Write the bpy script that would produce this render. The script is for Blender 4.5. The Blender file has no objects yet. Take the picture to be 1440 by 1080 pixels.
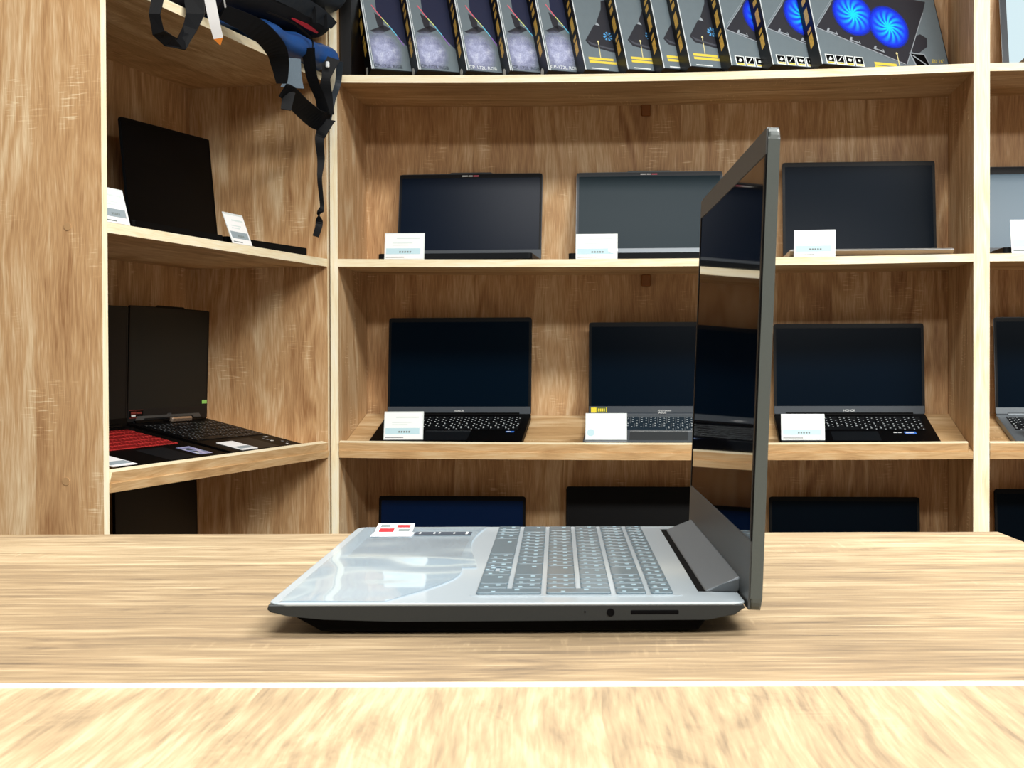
import bpy, bmesh, math, random
from mathutils import Matrix, Vector, noise
random.seed(7)
SC = bpy.context.scene
COL = SC.collection
R = math.radians

def S(r, g, b):
    f = lambda c: (c/255/12.92) if c/255 <= .04045 else ((c/255+.055)/1.055)**2.4
    return (f(r), f(g), f(b), 1)

# ------------------------------------------------------------------ materials
class NT:
    def __init__(s, name):
        s.m = bpy.data.materials.new(name); s.m.use_nodes = True
        s.t = s.m.node_tree; s.t.nodes.clear()
        s.out = s.n('ShaderNodeOutputMaterial')
    def n(s, typ, **kw):
        nd = s.t.nodes.new(typ)
        for k, v in kw.items(): setattr(nd, k, v)
        return nd
    def l(s, a, b): s.t.links.new(a, b)
    def setin(s, sock, v):
        if isinstance(v, bpy.types.NodeSocket): s.l(v, sock)
        else: sock.default_value = v
    def math(s, op, a, b=0.0, c=0.0, clamp=False):
        nd = s.n('ShaderNodeMath', operation=op, use_clamp=clamp)
        s.setin(nd.inputs[0], a); s.setin(nd.inputs[1], b); s.setin(nd.inputs[2], c)
        return nd.outputs[0]
    def comb(s, x, y, z):
        nd = s.n('ShaderNodeCombineXYZ')
        for i, v in enumerate((x, y, z)): s.setin(nd.inputs[i], v)
        return nd.outputs[0]
    def noise(s, vec, scale=1.0, detail=2.0, rough=.5, dist=0.0):
        nd = s.n('ShaderNodeTexNoise')
        s.l(vec, nd.inputs['Vector'])
        nd.inputs['Scale'].default_value = scale; nd.inputs['Detail'].default_value = detail
        nd.inputs['Roughness'].default_value = rough; nd.inputs['Distortion'].default_value = dist
        return nd.outputs[0]
    def ramp(s, fac, stops, interp='LINEAR'):
        nd = s.n('ShaderNodeValToRGB'); cr = nd.color_ramp; cr.interpolation = interp
        while len(cr.elements) < len(stops): cr.elements.new(.5)
        for e, (p, c) in zip(cr.elements, stops): e.position = p; e.color = c
        s.l(fac, nd.inputs[0]); return nd.outputs[0]
    def mix(s, fac, a, b, mode='MIX'):
        nd = s.n('ShaderNodeMix', data_type='RGBA', blend_type=mode)
        s.setin(nd.inputs[0], fac); s.setin(nd.inputs[6], a); s.setin(nd.inputs[7], b)
        return nd.outputs[2]
    def principled(s, color, rough=.5, metal=0, spec=.5, coat=0, coat_rough=.05, **kw):
        p = s.n('ShaderNodeBsdfPrincipled')
        s.setin(p.inputs['Base Color'], color); s.setin(p.inputs['Roughness'], rough)
        p.inputs['Metallic'].default_value = metal; p.inputs['Specular IOR Level'].default_value = spec
        p.inputs['Coat Weight'].default_value = coat; p.inputs['Coat Roughness'].default_value = coat_rough
        return p
    def bump(s, p, h, strength=.2, dist=.001):
        b = s.n('ShaderNodeBump'); b.inputs['Strength'].default_value = strength; b.inputs['Distance'].default_value = dist
        s.l(h, b.inputs['Height']); s.l(b.outputs[0], p.inputs['Normal'])
    def done(s, sh): s.l(sh, s.out.inputs[0]); return s.m

def plain(name, color, rough=.5, metal=0, spec=.5, coat=0, coat_rough=.05, grain=0, gscale=400):
    t = NT(name)
    if grain:
        tc = t.n('ShaderNodeTexCoord').outputs['Object']
        nz = t.noise(tc, gscale, 3)
        c2 = tuple(min(1, c*(1+grain)) for c in color[:3])+(1,); c1 = tuple(c*(1-grain) for c in color[:3])+(1,)
        color = t.ramp(nz, [(.3, c1), (.7, c2)])
    p = t.principled(color, rough, metal, spec, coat, coat_rough)
    return t.done(p.outputs[0])

def wood(name, grain, dark, mid, light, rough=.45, stave=.075, stave_amt=.22, scratch=.35, figure=1.0, spec=.35, planks=None, contrast=1.0, fine=1.0, zoom=1.0, av=14.0, gv=2.0, dist=.9, blotch=0.0, wave=.03, fig_k=60.0, plank_dark=0.0):
    t = NT(name)
    tc = t.n('ShaderNodeTexCoord').outputs['Object']
    rnd = t.n('ShaderNodeObjectInfo').outputs['Random']
    sep = t.n('ShaderNodeSeparateXYZ'); t.l(tc, sep.inputs[0])
    x, y, z = sep.outputs
    if grain == 'Z': g, a = z, t.math('ADD', x, y)
    elif grain == 'X': g, a = x, t.math('ADD', y, z)
    else: g, a = y, t.math('ADD', x, z)
    off = t.math('MULTIPLY', rnd, 13.7)
    g0, a0 = g, a
    g = t.math('ADD', t.math('MULTIPLY', g, zoom), off); a = t.math('ADD', t.math('MULTIPLY', a, zoom), off)
    wz = t.noise(t.comb(t.math('MULTIPLY', a, 7.0), t.math('MULTIPLY', g, 4.0), 1.0), 1.0, 2, .5)
    a = t.math('ADD', a, t.math('MULTIPLY', t.math('SUBTRACT', wz, .5), wave))
    # staves of the printed board
    warp = t.noise(t.comb(t.math('MULTIPLY', a, 3.0), t.math('MULTIPLY', g, 1.0), 0.0), 1.0, 1)
    if planks: si = t.math('FLOOR', t.math('DIVIDE', t.math('SUBTRACT', a0, planks[0]), planks[1]))
    else: si = t.math('FLOOR', t.math('DIVIDE', t.math('ADD', a, t.math('MULTIPLY', t.math('SINE', t.math('MULTIPLY', a, 37.0)), .012)), stave))
    wn = t.n('ShaderNodeTexWhiteNoise', noise_dimensions='1D'); t.l(t.math('ADD', si, off), wn.inputs['W'])
    sv = wn.outputs[0]
    gs = t.math('ADD', g, t.math('MULTIPLY', sv, 5.0))
    v1 = t.comb(t.math('MULTIPLY', a, av), t.math('MULTIPLY', gs, gv), sv)
    n1 = t.noise(v1, 1.0, 5, .62, dist)
    # cathedral figure
    nf = t.noise(t.comb(t.math('MULTIPLY', a, 7.0), t.math('MULTIPLY', gs, 1.3), sv), 1.0, 1.2, .45, .3)
    fg = t.math('SINE', t.math('MULTIPLY', nf, fig_k))
    fm = t.noise(t.comb(t.math('MULTIPLY', a, 8.0), t.math('MULTIPLY', gs, 2.0), 4.0), 1.0, 1, .5)
    fg = t.math('MULTIPLY', fg, t.math('MULTIPLY', t.math('SUBTRACT', fm, .36), 3.0, clamp=True))
    n2 = t.noise(t.comb(t.math('MULTIPLY', a, 190.0), t.math('MULTIPLY', gs, 13.0), 0.0), 1.0, 3, .6)
    n3 = t.noise(t.comb(t.math('MULTIPLY', a, 520.0), t.math('MULTIPLY', gs, 22.0), 3.0), 1.0, 2, .5)
    val = t.math('MULTIPLY', t.math('SUBTRACT', n1, .5), .7*contrast)
    val = t.math('ADD', val, t.math('MULTIPLY', fg, .17*figure))
    val = t.math('ADD', val, t.math('MULTIPLY', t.math('SUBTRACT', n2, .5), .68*fine))
    val = t.math('ADD', val, t.math('MULTIPLY', t.math('SUBTRACT', n3, .5), .55*fine))
    val = t.math('ADD', val, t.math('MULTIPLY', t.math('SUBTRACT', sv, .5), stave_amt))
    if plank_dark: val = t.math('SUBTRACT', val, t.math('MULTIPLY', t.math('COMPARE', si, 0.0, .1), plank_dark))
    if blotch:
        bl = t.noise(t.comb(t.math('MULTIPLY', a, 20.0), t.math('MULTIPLY', gs, 6.0), 2.0), 1.0, 5, .7, .8)
        val = t.math('SUBTRACT', val, t.math('MULTIPLY', t.math('MULTIPLY', t.math('SUBTRACT', bl, .56), 6.0, clamp=True), blotch))
    if scratch:
        sc_ = t.noise(t.comb(t.math('MULTIPLY', a, 26.0), t.math('MULTIPLY', g, 260.0), 5.0), 1.0, 2, .5)
        pt = t.noise(t.comb(t.math('MULTIPLY', a, 13.0), t.math('MULTIPLY', g, 6.0), 9.0), 1.0, 2, .5)
        m1 = t.math('MULTIPLY', t.math('SUBTRACT', sc_, .56), 9.0, clamp=True)
        m2 = t.math('MULTIPLY', t.math('SUBTRACT', pt, .56), 9.0, clamp=True)
        val = t.math('ADD', val, t.math('MULTIPLY', t.math('MULTIPLY', m1, m2), scratch))
    fac = t.math('ADD', val, .5, clamp=True)
    col = t.ramp(fac, [(.08, dark), (.5, mid), (.9, light)])
    p = t.principled(col, rough, 0, spec)
    t.bump(p, t.math('ADD', n2, n3), .08, .0006)
    return t.done(p.outputs[0])

WOOD_V = wood('oak_vertical', 'Z', S(152, 107, 68), S(205, 165, 119), S(242, 219, 180))
WOOD_H = wood('oak_horizontal', 'X', S(152, 112, 70), S(203, 167, 119), S(240, 217, 176))
WOOD_D = wood('oak_depth', 'X', S(150, 110, 68), S(200, 164, 116), S(236, 212, 170), scratch=.1)
EDGE_V = wood('oak_edge_vertical', 'Z', S(234, 208, 160), S(251, 240, 206), S(255, 252, 236), scratch=0, stave_amt=.06, contrast=.5)  # pale banding, both edge colours lightened further for the light they face
EDGE_H = wood('oak_edge_horizontal', 'X', S(234, 208, 160), S(251, 239, 204), S(255, 252, 236), scratch=0, stave_amt=.05, contrast=.5)
LIP_W = wood('oak_lip', 'X', S(176, 134, 88), S(218, 180, 130), S(238, 212, 168), scratch=0, stave_amt=.08, contrast=.7)
TABLE_FAR = wood('counter_laminate_lengthwise', 'X', S(92, 80, 68), S(158, 137, 107), S(210, 192, 158), rough=.38, scratch=.12, planks=(.694, .1455), stave_amt=.2, figure=.4, contrast=1.2, fine=1.0, spec=.4, plank_dark=.2, av=40.0, gv=3.0, dist=1.2, blotch=.26, wave=.012)
TABLE_NEAR = wood('counter_laminate_crosswise', 'Y', S(110, 96, 80), S(176, 154, 122), S(216, 198, 164), rough=.38, scratch=.1, stave_amt=.12, figure=.5, contrast=1.25, fine=.8, spec=.4, av=46.0, gv=5.0, dist=1.2, blotch=.22, wave=.014)
TABLE_EDGE = plain('counter_edge_band', S(232, 218, 192), .4, grain=.04)
CLIP = plain('brown_plastic', S(142, 88, 38), .45)
CAP = plain('cap_plastic', S(188, 150, 106), .45)

SCREEN = plain('matte_panel', S(2, 15, 28), .22, spec=.05)
SCREEN_S = plain('matte_panel_satin', S(2, 17, 36), .24, spec=.10)
SCREEN_T = plain('matte_panel_teal', S(16, 40, 50), .28, spec=.11)
SCREEN_B = plain('matte_panel_blue', S(4, 34, 78), .26, spec=.12)
SCREEN_R = plain('panel_reflection_tint', S(40, 84, 108), .26, spec=.2)  # bluish reflection put into the base colour
SCREEN_G = plain('glossy_panel', S(2, 4, 12), .035, spec=.62)
BLACK_PL = plain('black_plastic', S(3, 3, 4), .5, spec=.07, grain=.08)
DARK_GREY = plain('dark_grey_plastic', S(58, 66, 74), .45, spec=.4, grain=.05)
CHAR = plain('charcoal_plastic', S(14, 18, 22), .45, spec=.15, grain=.06)
GREY_MET = plain('grey_metal', S(112, 120, 126), .38, metal=.4, grain=.03)
SILVER = plain('silver_metal', S(206, 205, 202), .3, metal=.1, grain=.02)
BASE_GREY = plain('base_grey', S(36, 40, 41), .48, spec=.4, grain=.05, gscale=900)
BASE_BLACK = plain('base_black', S(3, 3, 4), .7, spec=.08)
DECK = plain('deck_grey', S(184, 197, 205), .3, metal=.08, coat=.5, coat_rough=.06, grain=.012, gscale=900)
LIDMAT = plain('lid_grey', S(74, 81, 80), .42, metal=.15, grain=.03, gscale=900)
CHIN = plain('bezel_grey', S(64, 68, 70), .4, spec=.45, grain=.03, gscale=900)
BEZ_BLACK = plain('bezel_black', S(4, 5, 8), .4, spec=.15)
PAD = plain('touchpad_grey', S(150, 156, 162), .25, metal=.08, coat=.5, coat_rough=.08)
KEYM = plain('key_grey', S(104, 124, 135), .32, coat=.6, coat_rough=.12)
KEYK = plain('key_black', S(10, 12, 15), .45, spec=.2, grain=.05)
KEYD = plain('key_dark', S(30, 46, 58), .45, grain=.05)
KEYR = plain('key_red', S(118, 5, 9), .5)
KEYR_L = plain('key_red_rim', S(206, 56, 54), .5)
LEGEND = plain('key_legend', S(225, 236, 240), .5)
LEG_K = plain('key_legend_soft', S(164, 192, 204), .4)
LEG_G = plain('key_legend_dim', S(118, 124, 128), .5)
WHITE = plain('paper_white', S(246, 247, 248), .5, grain=.01)
BAND = plain('tag_blue_print', S(188, 220, 230), .5)
BANDG = plain('tag_grey_print', S(150, 164, 172), .5)
INK = plain('tag_ink', S(120, 130, 130), .6)
FAINT = plain('tag_faint_ink', S(214, 228, 226), .6)
ACRYL = plain('tag_backing', S(222, 230, 230), .25)
RED = plain('sticker_red', S(206, 40, 48), .45)
YEL = plain('sticker_yellow', S(244, 224, 44), .45)
OLIVE = plain('sticker_olive', S(96, 106, 40), .45)
BLUE_ST = plain('sticker_blue', S(60, 120, 220), .4)
GREEN = plain('sticker_green', S(150, 220, 110), .4)
STK_DK = plain('sticker_dark', S(62, 72, 84), .4)
DARKRED = plain('sticker_darkred', S(120, 40, 34), .45)
LOGO = plain('logo_silver', S(232, 236, 236), .35)
LOGO_D = plain('logo_dim', S(96, 100, 104), .35)
SPEC_HINGE = plain('hinge_polish', S(196, 176, 158), .22, metal=.8)

CART = plain('carton_black', S(9, 10, 12), .4, spec=.4)
CFACE = plain('carton_face_grey', S(112, 126, 134), .32, spec=.5, grain=.03, gscale=60)
CFACE_D = plain('carton_face_slate', S(50, 58, 66), .32, spec=.5)
CEDGE_HI = plain('carton_edge_highlight', S(226, 234, 238), .4)  # white painted in for the highlight on the glossy box edge
GOLD = plain('carton_gold', S(232, 188, 84), .4, grain=.2, gscale=150)
P_DARK = plain('print_dark', S(48, 50, 58), .35)
P_MID = plain('print_mid', S(78, 82, 92), .35)
P_LINE = plain('print_line', S(160, 170, 180), .35)
P_NAVY = plain('print_navy', S(40, 46, 72), .35)
P_YEL = plain('print_yellow', S(240, 216, 84), .4)
P_CREAM = plain('print_cream', S(240, 230, 170), .4)
P_PINK = plain('print_pink', S(236, 110, 130), .4)
P_LIME = plain('print_lime', S(226, 240, 150), .4)
P_CYAN = plain('print_cyan', S(110, 206, 240), .4)
P_VIO = plain('print_violet', S(150, 110, 200), .4)
P_SKY = plain('print_sky', S(90, 170, 230), .4)
P_WHITE = plain('print_white', S(236, 244, 246), .4)
P_GREYTXT = plain('print_grey_text', S(58, 66, 78), .4)
P_SEAL = plain('seal_sticker', S(214, 222, 220), .2)

FAB_BLACK = plain('fabric_black', S(6, 8, 12), .75, spec=.2, grain=.3, gscale=500)
FAB_TEAL = plain('fabric_slate', S(24, 36, 46), .55, spec=.4, grain=.15, gscale=500)
FAB_BLUE = plain('fabric_blue', S(32, 80, 146), .42, spec=.5, grain=.12, gscale=500)
FAB_NAVY = plain('fabric_navy', S(14, 20, 44), .6, spec=.3, grain=.15, gscale=500)
FAB_RED = plain('fabric_red', S(176, 24, 44), .6)
WEB = plain('webbing_black', S(5, 7, 11), .6, spec=.2, grain=.25, gscale=900)
MESHG = plain('mesh_grey', S(86, 102, 114), .7, grain=.15, gscale=700)
PIPE_W = plain('piping_white', S(220, 224, 226), .5)
TAG_OR = plain('tag_orange', S(238, 140, 50), .5)

WALLM = plain('wall_paint', S(122, 118, 112), .8, grain=.02, gscale=40)
CEILM = plain('ceiling_paint', S(205, 205, 205), .85, grain=.02, gscale=40)
FLOORM = plain('floor_tile', S(104, 98, 92), .35, grain=.1, gscale=6)

def film_mat():
    t = NT('clear_film')
    tr = t.n('ShaderNodeBsdfTransparent')
    df = t.n('ShaderNodeBsdfDiffuse'); df.inputs[0].default_value = S(206, 226, 238)
    gl = t.n('ShaderNodeBsdfGlossy'); gl.inputs['Roughness'].default_value = .05; gl.inputs[0].default_value = S(240, 248, 255)
    fr = t.n('ShaderNodeFresnel'); fr.inputs[0].default_value = 1.5
    m1 = t.n('ShaderNodeMixShader'); m1.inputs[0].default_value = .42
    t.l(tr.outputs[0], m1.inputs[1]); t.l(df.outputs[0], m1.inputs[2])
    m2 = t.n('ShaderNodeMixShader'); t.l(fr.outputs[0], m2.inputs[0])
    t.l(m1.outputs[0], m2.inputs[1]); t.l(gl.outputs[0], m2.inputs[2])
    return t.done(m2.outputs[0])
FILM = film_mat()

def glow_mat():        # printed picture of a lit fan: blue disc, cyan blades
    t = NT('print_fan')
    tc = t.n('ShaderNodeTexCoord').outputs['Object']
    sp = t.n('ShaderNodeSeparateXYZ'); t.l(tc, sp.inputs[0])
    x, z = sp.outputs[0], sp.outputs[2]
    r = t.math('SQRT', t.math('ADD', t.math('MULTIPLY', x, x), t.math('MULTIPLY', z, z)))
    an = t.math('ADD', t.math('ARCTAN2', z, x), t.math('MULTIPLY', r, 14.0))
    st = t.math('ADD', t.math('MULTIPLY', t.math('SINE', t.math('MULTIPLY', an, 12.0)), .5), .5)
    rr = t.math('DIVIDE', r, .058)
    bl = t.math('MULTIPLY', st, t.math('SUBTRACT', 1.0, t.math('MULTIPLY', rr, 1.25), clamp=True))
    core = t.math('SUBTRACT', 1.0, t.math('MULTIPLY', rr, 3.2), clamp=True)
    f = t.math('ADD', t.math('MULTIPLY', bl, 1.5), core, clamp=True)
    col = t.mix(f, S(26, 62, 250), S(20, 226, 250))
    p = t.principled(col, .35)
    al = t.math('MULTIPLY', t.math('SUBTRACT', 1.0, rr), 5.0, clamp=True)
    tr = t.n('ShaderNodeBsdfTransparent'); mx = t.n('ShaderNodeMixShader')
    t.l(al, mx.inputs[0]); t.l(tr.outputs[0], mx.inputs[1]); t.l(p.outputs[0], mx.inputs[2])
    return t.done(mx.outputs[0])
FANP = glow_mat()

def mist_mat():        # printed picture of a pale fluffy carpet
    t = NT('print_mist')
    tc = t.n('ShaderNodeTexCoord').outputs['Object']
    sp = t.n('ShaderNodeSeparateXYZ'); t.l(tc, sp.inputs[0])
    x, z = t.math('DIVIDE', sp.outputs[0], .050), t.math('DIVIDE', sp.outputs[2], .064)
    r = t.math('SQRT', t.math('ADD', t.math('MULTIPLY', x, x), t.math('MULTIPLY', z, z)))
    nz = t.noise(tc, 420.0, 4, .7); n2 = t.noise(tc, 60.0, 3, .6)
    col = t.ramp(t.math('ADD', t.math('MULTIPLY', nz, .7), t.math('MULTIPLY', n2, .5)), [(.4, S(116, 122, 160)), (.62, S(176, 184, 220)), (.8, S(232, 240, 255))])
    p = t.principled(col, .35)
    al = t.math('MULTIPLY', t.math('POWER', t.math('SUBTRACT', 1.0, r, clamp=True), 1.3), t.math('ADD', n2, 1.3), clamp=True)
    tr = t.n('ShaderNodeBsdfTransparent'); mx = t.n('ShaderNodeMixShader')
    t.l(al, mx.inputs[0]); t.l(tr.outputs[0], mx.inputs[1]); t.l(p.outputs[0], mx.inputs[2])
    return t.done(mx.outputs[0])
MIST = mist_mat()

def iris_mat():
    t = NT('sticker_iridescent')
    tc = t.n('ShaderNodeTexCoord').outputs['Object']
    nz = t.noise(tc, 60.0, 2, .5)
    col = t.ramp(nz, [(.35, S(90, 120, 140)), (.5, S(150, 150, 200)), (.65, S(200, 200, 225))])
    return t.done(t.principled(col, .3).outputs[0])
IRIS = iris_mat()

def pale_screen():
    t = NT('emissive_screen')
    e = t.n('ShaderNodeEmission'); e.inputs[0].default_value = S(222, 244, 250); e.inputs[1].default_value = .9  # even pale emission gives the panel its brightness
    return t.done(e.outputs[0])
PALE = pale_screen()

# ------------------------------------------------------------------ geometry helpers
def new_obj(name, me, parent=None):
    o = bpy.data.objects.new(name, me); COL.objects.link(o)
    if parent: o.parent = parent
    return o
def build(name, bm, mats, parent=None, smooth=False):
    bmesh.ops.recalc_face_normals(bm, faces=bm.faces)
    me = bpy.data.meshes.new(name); bm.to_mesh(me); bm.free()
    for m in (mats if isinstance(mats, (list, tuple)) else [mats]): me.materials.append(m)
    if smooth:
        for p in me.polygons: p.use_smooth = True
    return new_obj(name, me, parent)
def thing(name, label, cat, mat=None, group=None):
    o = bpy.data.objects.new(name, None); COL.objects.link(o)
    o.empty_display_size = .05
    if mat is not None: o.matrix_world = mat
    return tag(o, label, cat, group)
def tag(o, label, cat, group=None):
    o['label'] = label; o['category'] = cat
    if group: o['group'] = group
    return o
def T(x, y, z): return Matrix.Translation((x, y, z))
def RX(a): return Matrix.Rotation(a, 4, 'X')
def RY(a): return Matrix.Rotation(a, 4, 'Y')
def RZ(a): return Matrix.Rotation(a, 4, 'Z')

def box(bm, x0, x1, y0, y1, z0, z1, bev=0, mi=0, M=None, seg=1):
    vs = [bm.verts.new((x, y, z)) for x in (x0, x1) for y in (y0, y1) for z in (z0, z1)]
    idx = [(0, 1, 3, 2), (4, 6, 7, 5), (0, 4, 5, 1), (2, 3, 7, 6), (0, 2, 6, 4), (1, 5, 7, 3)]
    fs = [bm.faces.new([vs[i] for i in f]) for f in idx]
    for f in fs: f.material_index = mi
    geo = vs
    if bev:
        es = list({e for f in fs for e in f.edges})
        r = bmesh.ops.bevel(bm, geom=es, offset=bev, segments=seg, affect='EDGES', profile=.5)
        geo = list({v for f in r['faces'] for v in f.verts} | {v for v in vs if v.is_valid})
        for f in r['faces']: f.material_index = mi
    if M is not None: bmesh.ops.transform(bm, matrix=M, verts=[v for v in geo if v.is_valid])
    return geo
def rrect_pts(x0, x1, y0, y1, r, n=5):
    out = []
    for cx, cy, a0 in ((x1-r, y1-r, 0), (x0+r, y1-r, 90), (x0+r, y0+r, 180), (x1-r, y0+r, 270)):
        for i in range(n+1):
            a = R(a0+90*i/n); out.append((cx+r*math.cos(a), cy+r*math.sin(a)))
    return out
def prism(bm, pts, h0, h1, plane='xy', mi=0, M=None, bev=0):
    """extrude a 2-D outline; plane 'xy' -> along z, 'xz' -> along y, 'yz' -> along x"""
    def P(a, b, h): return {'xy': (a, b, h), 'xz': (a, h, b), 'yz': (h, a, b)}[plane]
    lo = [bm.verts.new(P(a, b, h0)) for a, b in pts]; hi = [bm.verts.new(P(a, b, h1)) for a, b in pts]
    n = len(pts); fs = [bm.faces.new(lo), bm.faces.new(hi)]
    for i in range(n): fs.append(bm.faces.new((lo[i], lo[(i+1) % n], hi[(i+1) % n], hi[i])))
    for f in fs: f.material_index = mi
    vs = lo+hi
    if bev:
        es = list({e for f in fs[:2] for e in f.edges})
        r = bmesh.ops.bevel(bm, geom=es, offset=bev, segments=2, affect='EDGES', profile=.5)
        for f in r['faces']: f.material_index = mi
        vs = list({v for f in r['faces'] for v in f.verts} | {v for v in vs if v.is_valid})
    if M is not None: bmesh.ops.transform(bm, matrix=M, verts=[v for v in vs if v.is_valid])
    return vs
def cyl(bm, p0, p1, r, n=16, mi=0):
    p0, p1 = Vector(p0), Vector(p1); d = p1-p0
    q = d.to_track_quat('Z', 'Y').to_matrix().to_4x4()
    r_ = bmesh.ops.create_cone(bm, cap_ends=True, segments=n, radius1=r, radius2=r, depth=d.length, matrix=T(*((p0+p1)/2)) @ q)
    for v in r_['verts']:
        for f in v.link_faces: f.material_index = mi
def quadpoly(bm, pts, y0, y1, mi=0):    # print on an x-z face, thin
    prism(bm, pts, y0, y1, 'xz', mi)
def strip2d(a, b, w):
    a, b = Vector(a), Vector(b); d = (b-a).normalized(); n = Vector((-d.y, d.x))*w/2
    return [tuple(a+n), tuple(b+n), tuple(b-n), tuple(a-n)]
def text_mesh(txt, size, extr=.0001, align='CENTER'):
    cu = bpy.data.curves.new('lettering', 'FONT'); cu.body = txt; cu.size = size; cu.extrude = extr; cu.align_x = align
    ob = bpy.data.objects.new('lettering', cu); COL.objects.link(ob)
    dg = bpy.context.evaluated_depsgraph_get(); dg.update()
    me = bpy.data.meshes.new_from_object(ob.evaluated_get(dg))
    bpy.data.objects.remove(ob); bpy.data.curves.remove(cu)
    return me
def add_text(bm, txt, size, M, mi=0, align='CENTER', extr=.0001):
    me = text_mesh(txt, size, extr, align)
    n0 = len(bm.verts); nf = len(bm.faces)
    bm.from_mesh(me); bm.verts.ensure_lookup_table(); bm.faces.ensure_lookup_table()
    vs = bm.verts[n0:]
    for f in bm.faces[nf:]: f.material_index = mi
    bmesh.ops.transform(bm, matrix=M, verts=list(vs)); bpy.data.meshes.remove(me)
XZ = RX(R(90))     # xy lettering -> stands in the x-z plane, facing -y

# ------------------------------------------------------------------ frames of the room
def unit_frame(o, ang): return T(o[0], o[1], 0) @ RZ(ang)
MU = unit_frame((-.5159, 3.598), R(-4.54))                 # main shelf wall: x along it, y into it
LU = unit_frame((-.7737, 2.636), math.atan2(.972, .2351))  # shelf unit on the left side wall
RU = MU @ T(1.5, 0, 0)
TILT = R(13.3)

# ------------------------------------------------------------------ setting
def struct(name, bm, m):
    o = build(name, bm, m); o['kind'] = 'structure'; return o
RX0, RX1, RY0, RY1, RH = -1.75, 3.6, -2.6, 4.35, 2.85
bm = bmesh.new(); box(bm, RX0, RX1, RY0, RY1, -.06, 0); struct('floor', bm, FLOORM)
bm = bmesh.new(); box(bm, RX0, RX1, RY0, RY1, RH, RH+.06); struct('ceiling', bm, CEILM)
bm = bmesh.new(); box(bm, RX0-.06, RX0, RY0, RY1, 0, RH); struct('wall_left', bm, WALLM)
bm = bmesh.new(); box(bm, RX1, RX1+.06, RY0, RY1, 0, RH); struct('wall_right', bm, WALLM)
bm = bmesh.new(); box(bm, RX0-.06, RX1+.06, RY1, RY1+.06, 0, RH); struct('wall_back', bm, WALLM)
bm = bmesh.new(); box(bm, RX0-.06, RX1+.06, RY0-.06, RY0, 0, RH); struct('wall_front', bm, WALLM)

# ------------------------------------------------------------------ shelf units
def board_grid(bm, x0, x1, y0, y1, z0, z1, sag=0, n=24, edge=1):
    """shelf board, its front face in the edge-band material, bowed down by sag at mid span"""
    rows = []
    for i in range(n+1):
        t = i/n; x = x0+(x1-x0)*t; s = -sag*4*t*(1-t)
        rows.append([bm.verts.new((x, y, z+s)) for y, z in ((y0, z0), (y1, z0), (y1, z1), (y0, z1))])
    for a, b in zip(rows, rows[1:]):
        for k in range(4):
            f = bm.faces.new((a[k], a[(k+1) % 4], b[(k+1) % 4], b[k]))
            f.material_index = edge if k == 3 else 0
    bm.faces.new(rows[0]); bm.faces.new(rows[-1])
def edged_box(bm, x0, x1, y0, y1, z0, z1):
    vs = [bm.verts.new((x, y, z)) for x in (x0, x1) for y in (y0, y1) for z in (z0, z1)]
    for k, f in enumerate([(0, 1, 3, 2), (4, 6, 7, 5), (0, 4, 5, 1), (2, 3, 7, 6), (0, 2, 6, 4), (1, 5, 7, 3)]):
        bm.faces.new([vs[i] for i in f]).material_index = 1 if k == 2 else 0
TH = .018; HT = 2.06
FLATS = [(1.572, .009), (1.1415, .0055)]
TILTS = [.675, .2415]
def shelf_unit(name, label, F, W, D, clips=(), sag=True, caps=()):
    root = thing(name, label, 'shelf unit', F)
    for x0, x1 in ((-TH, 0), (W, W+TH)):
        bm = bmesh.new(); edged_box(bm, x0, x1, 0, D+.004, 0, HT); build('side_panel', bm, [WOOD_V, EDGE_V], root)
    bm = bmesh.new(); box(bm, 0, W, D, D+.004, .0, HT-TH); build('back_panel', bm, WOOD_V, root)
    bm = bmesh.new(); edged_box(bm, 0, W, 0, D, HT-TH, HT); build('top_panel', bm, [WOOD_H, EDGE_H], root)
    bm = bmesh.new(); edged_box(bm, 0, W, .03, .048, 0, .07); build('plinth', bm, [WOOD_H, EDGE_H], root)
    bm = bmesh.new(); edged_box(bm, 0, W, .0, D, .07, .088); build('bottom_board', bm, [WOOD_H, EDGE_H], root)
    for z, s in FLATS:
        bm = bmesh.new(); board_grid(bm, 0, W, 0, D, z-TH, z, s if sag else 0)
        build('shelf', bm, [WOOD_H, EDGE_H], root)
    for z in TILTS:
        M = T(0, 0, z) @ RX(TILT)
        bm = bmesh.new(); board_grid(bm, 0.001, W-.001, .0, D-.006, 0, .0165, .0045 if sag else 0, edge=1)
        bmesh.ops.transform(bm, matrix=M, verts=bm.verts); build('tilted_shelf', bm, [WOOD_H, LIP_W], root)
        bm = bmesh.new(); board_grid(bm, 0.001, W-.012, .0034, .0195, .0167, .0362, .0045 if sag else 0, edge=1)
        bmesh.ops.transform(bm, matrix=M, verts=bm.verts); build('display_lip', bm, [EDGE_H, LIP_W], root)
    for u, z in clips:
        bm = bmesh.new(); box(bm, u-.0115, u+.0115, D-.012, D, z-.03, z, .002); build('shelf_clip', bm, CLIP, root)
    for v, z in caps:
        bm = bmesh.new(); cyl(bm, (-TH-.0008, v, z), (-TH+.001, v, z), .0068, 20); build('screw_cap', bm, CAP, root)
    return root
MW, MD = 1.464, .335
shelf_unit('shelf_unit', 'wide oak shelf unit in the middle with black boxes on its top shelf', MU, MW, MD, clips=[(.715, 1.546), (.7145, 1.118)])
LW, LD = .99, .35
shelf_unit('shelf_unit', 'oak shelf unit at left standing at an angle with backpacks on its top shelf', LU, LW, LD, sag=False, caps=[(.0652, 1.134), (.0717, .6957)])
shelf_unit('shelf_unit', 'oak shelf unit at the right edge, only a narrow strip of its bays showing', RU, .9, MD, sag=False)

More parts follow.
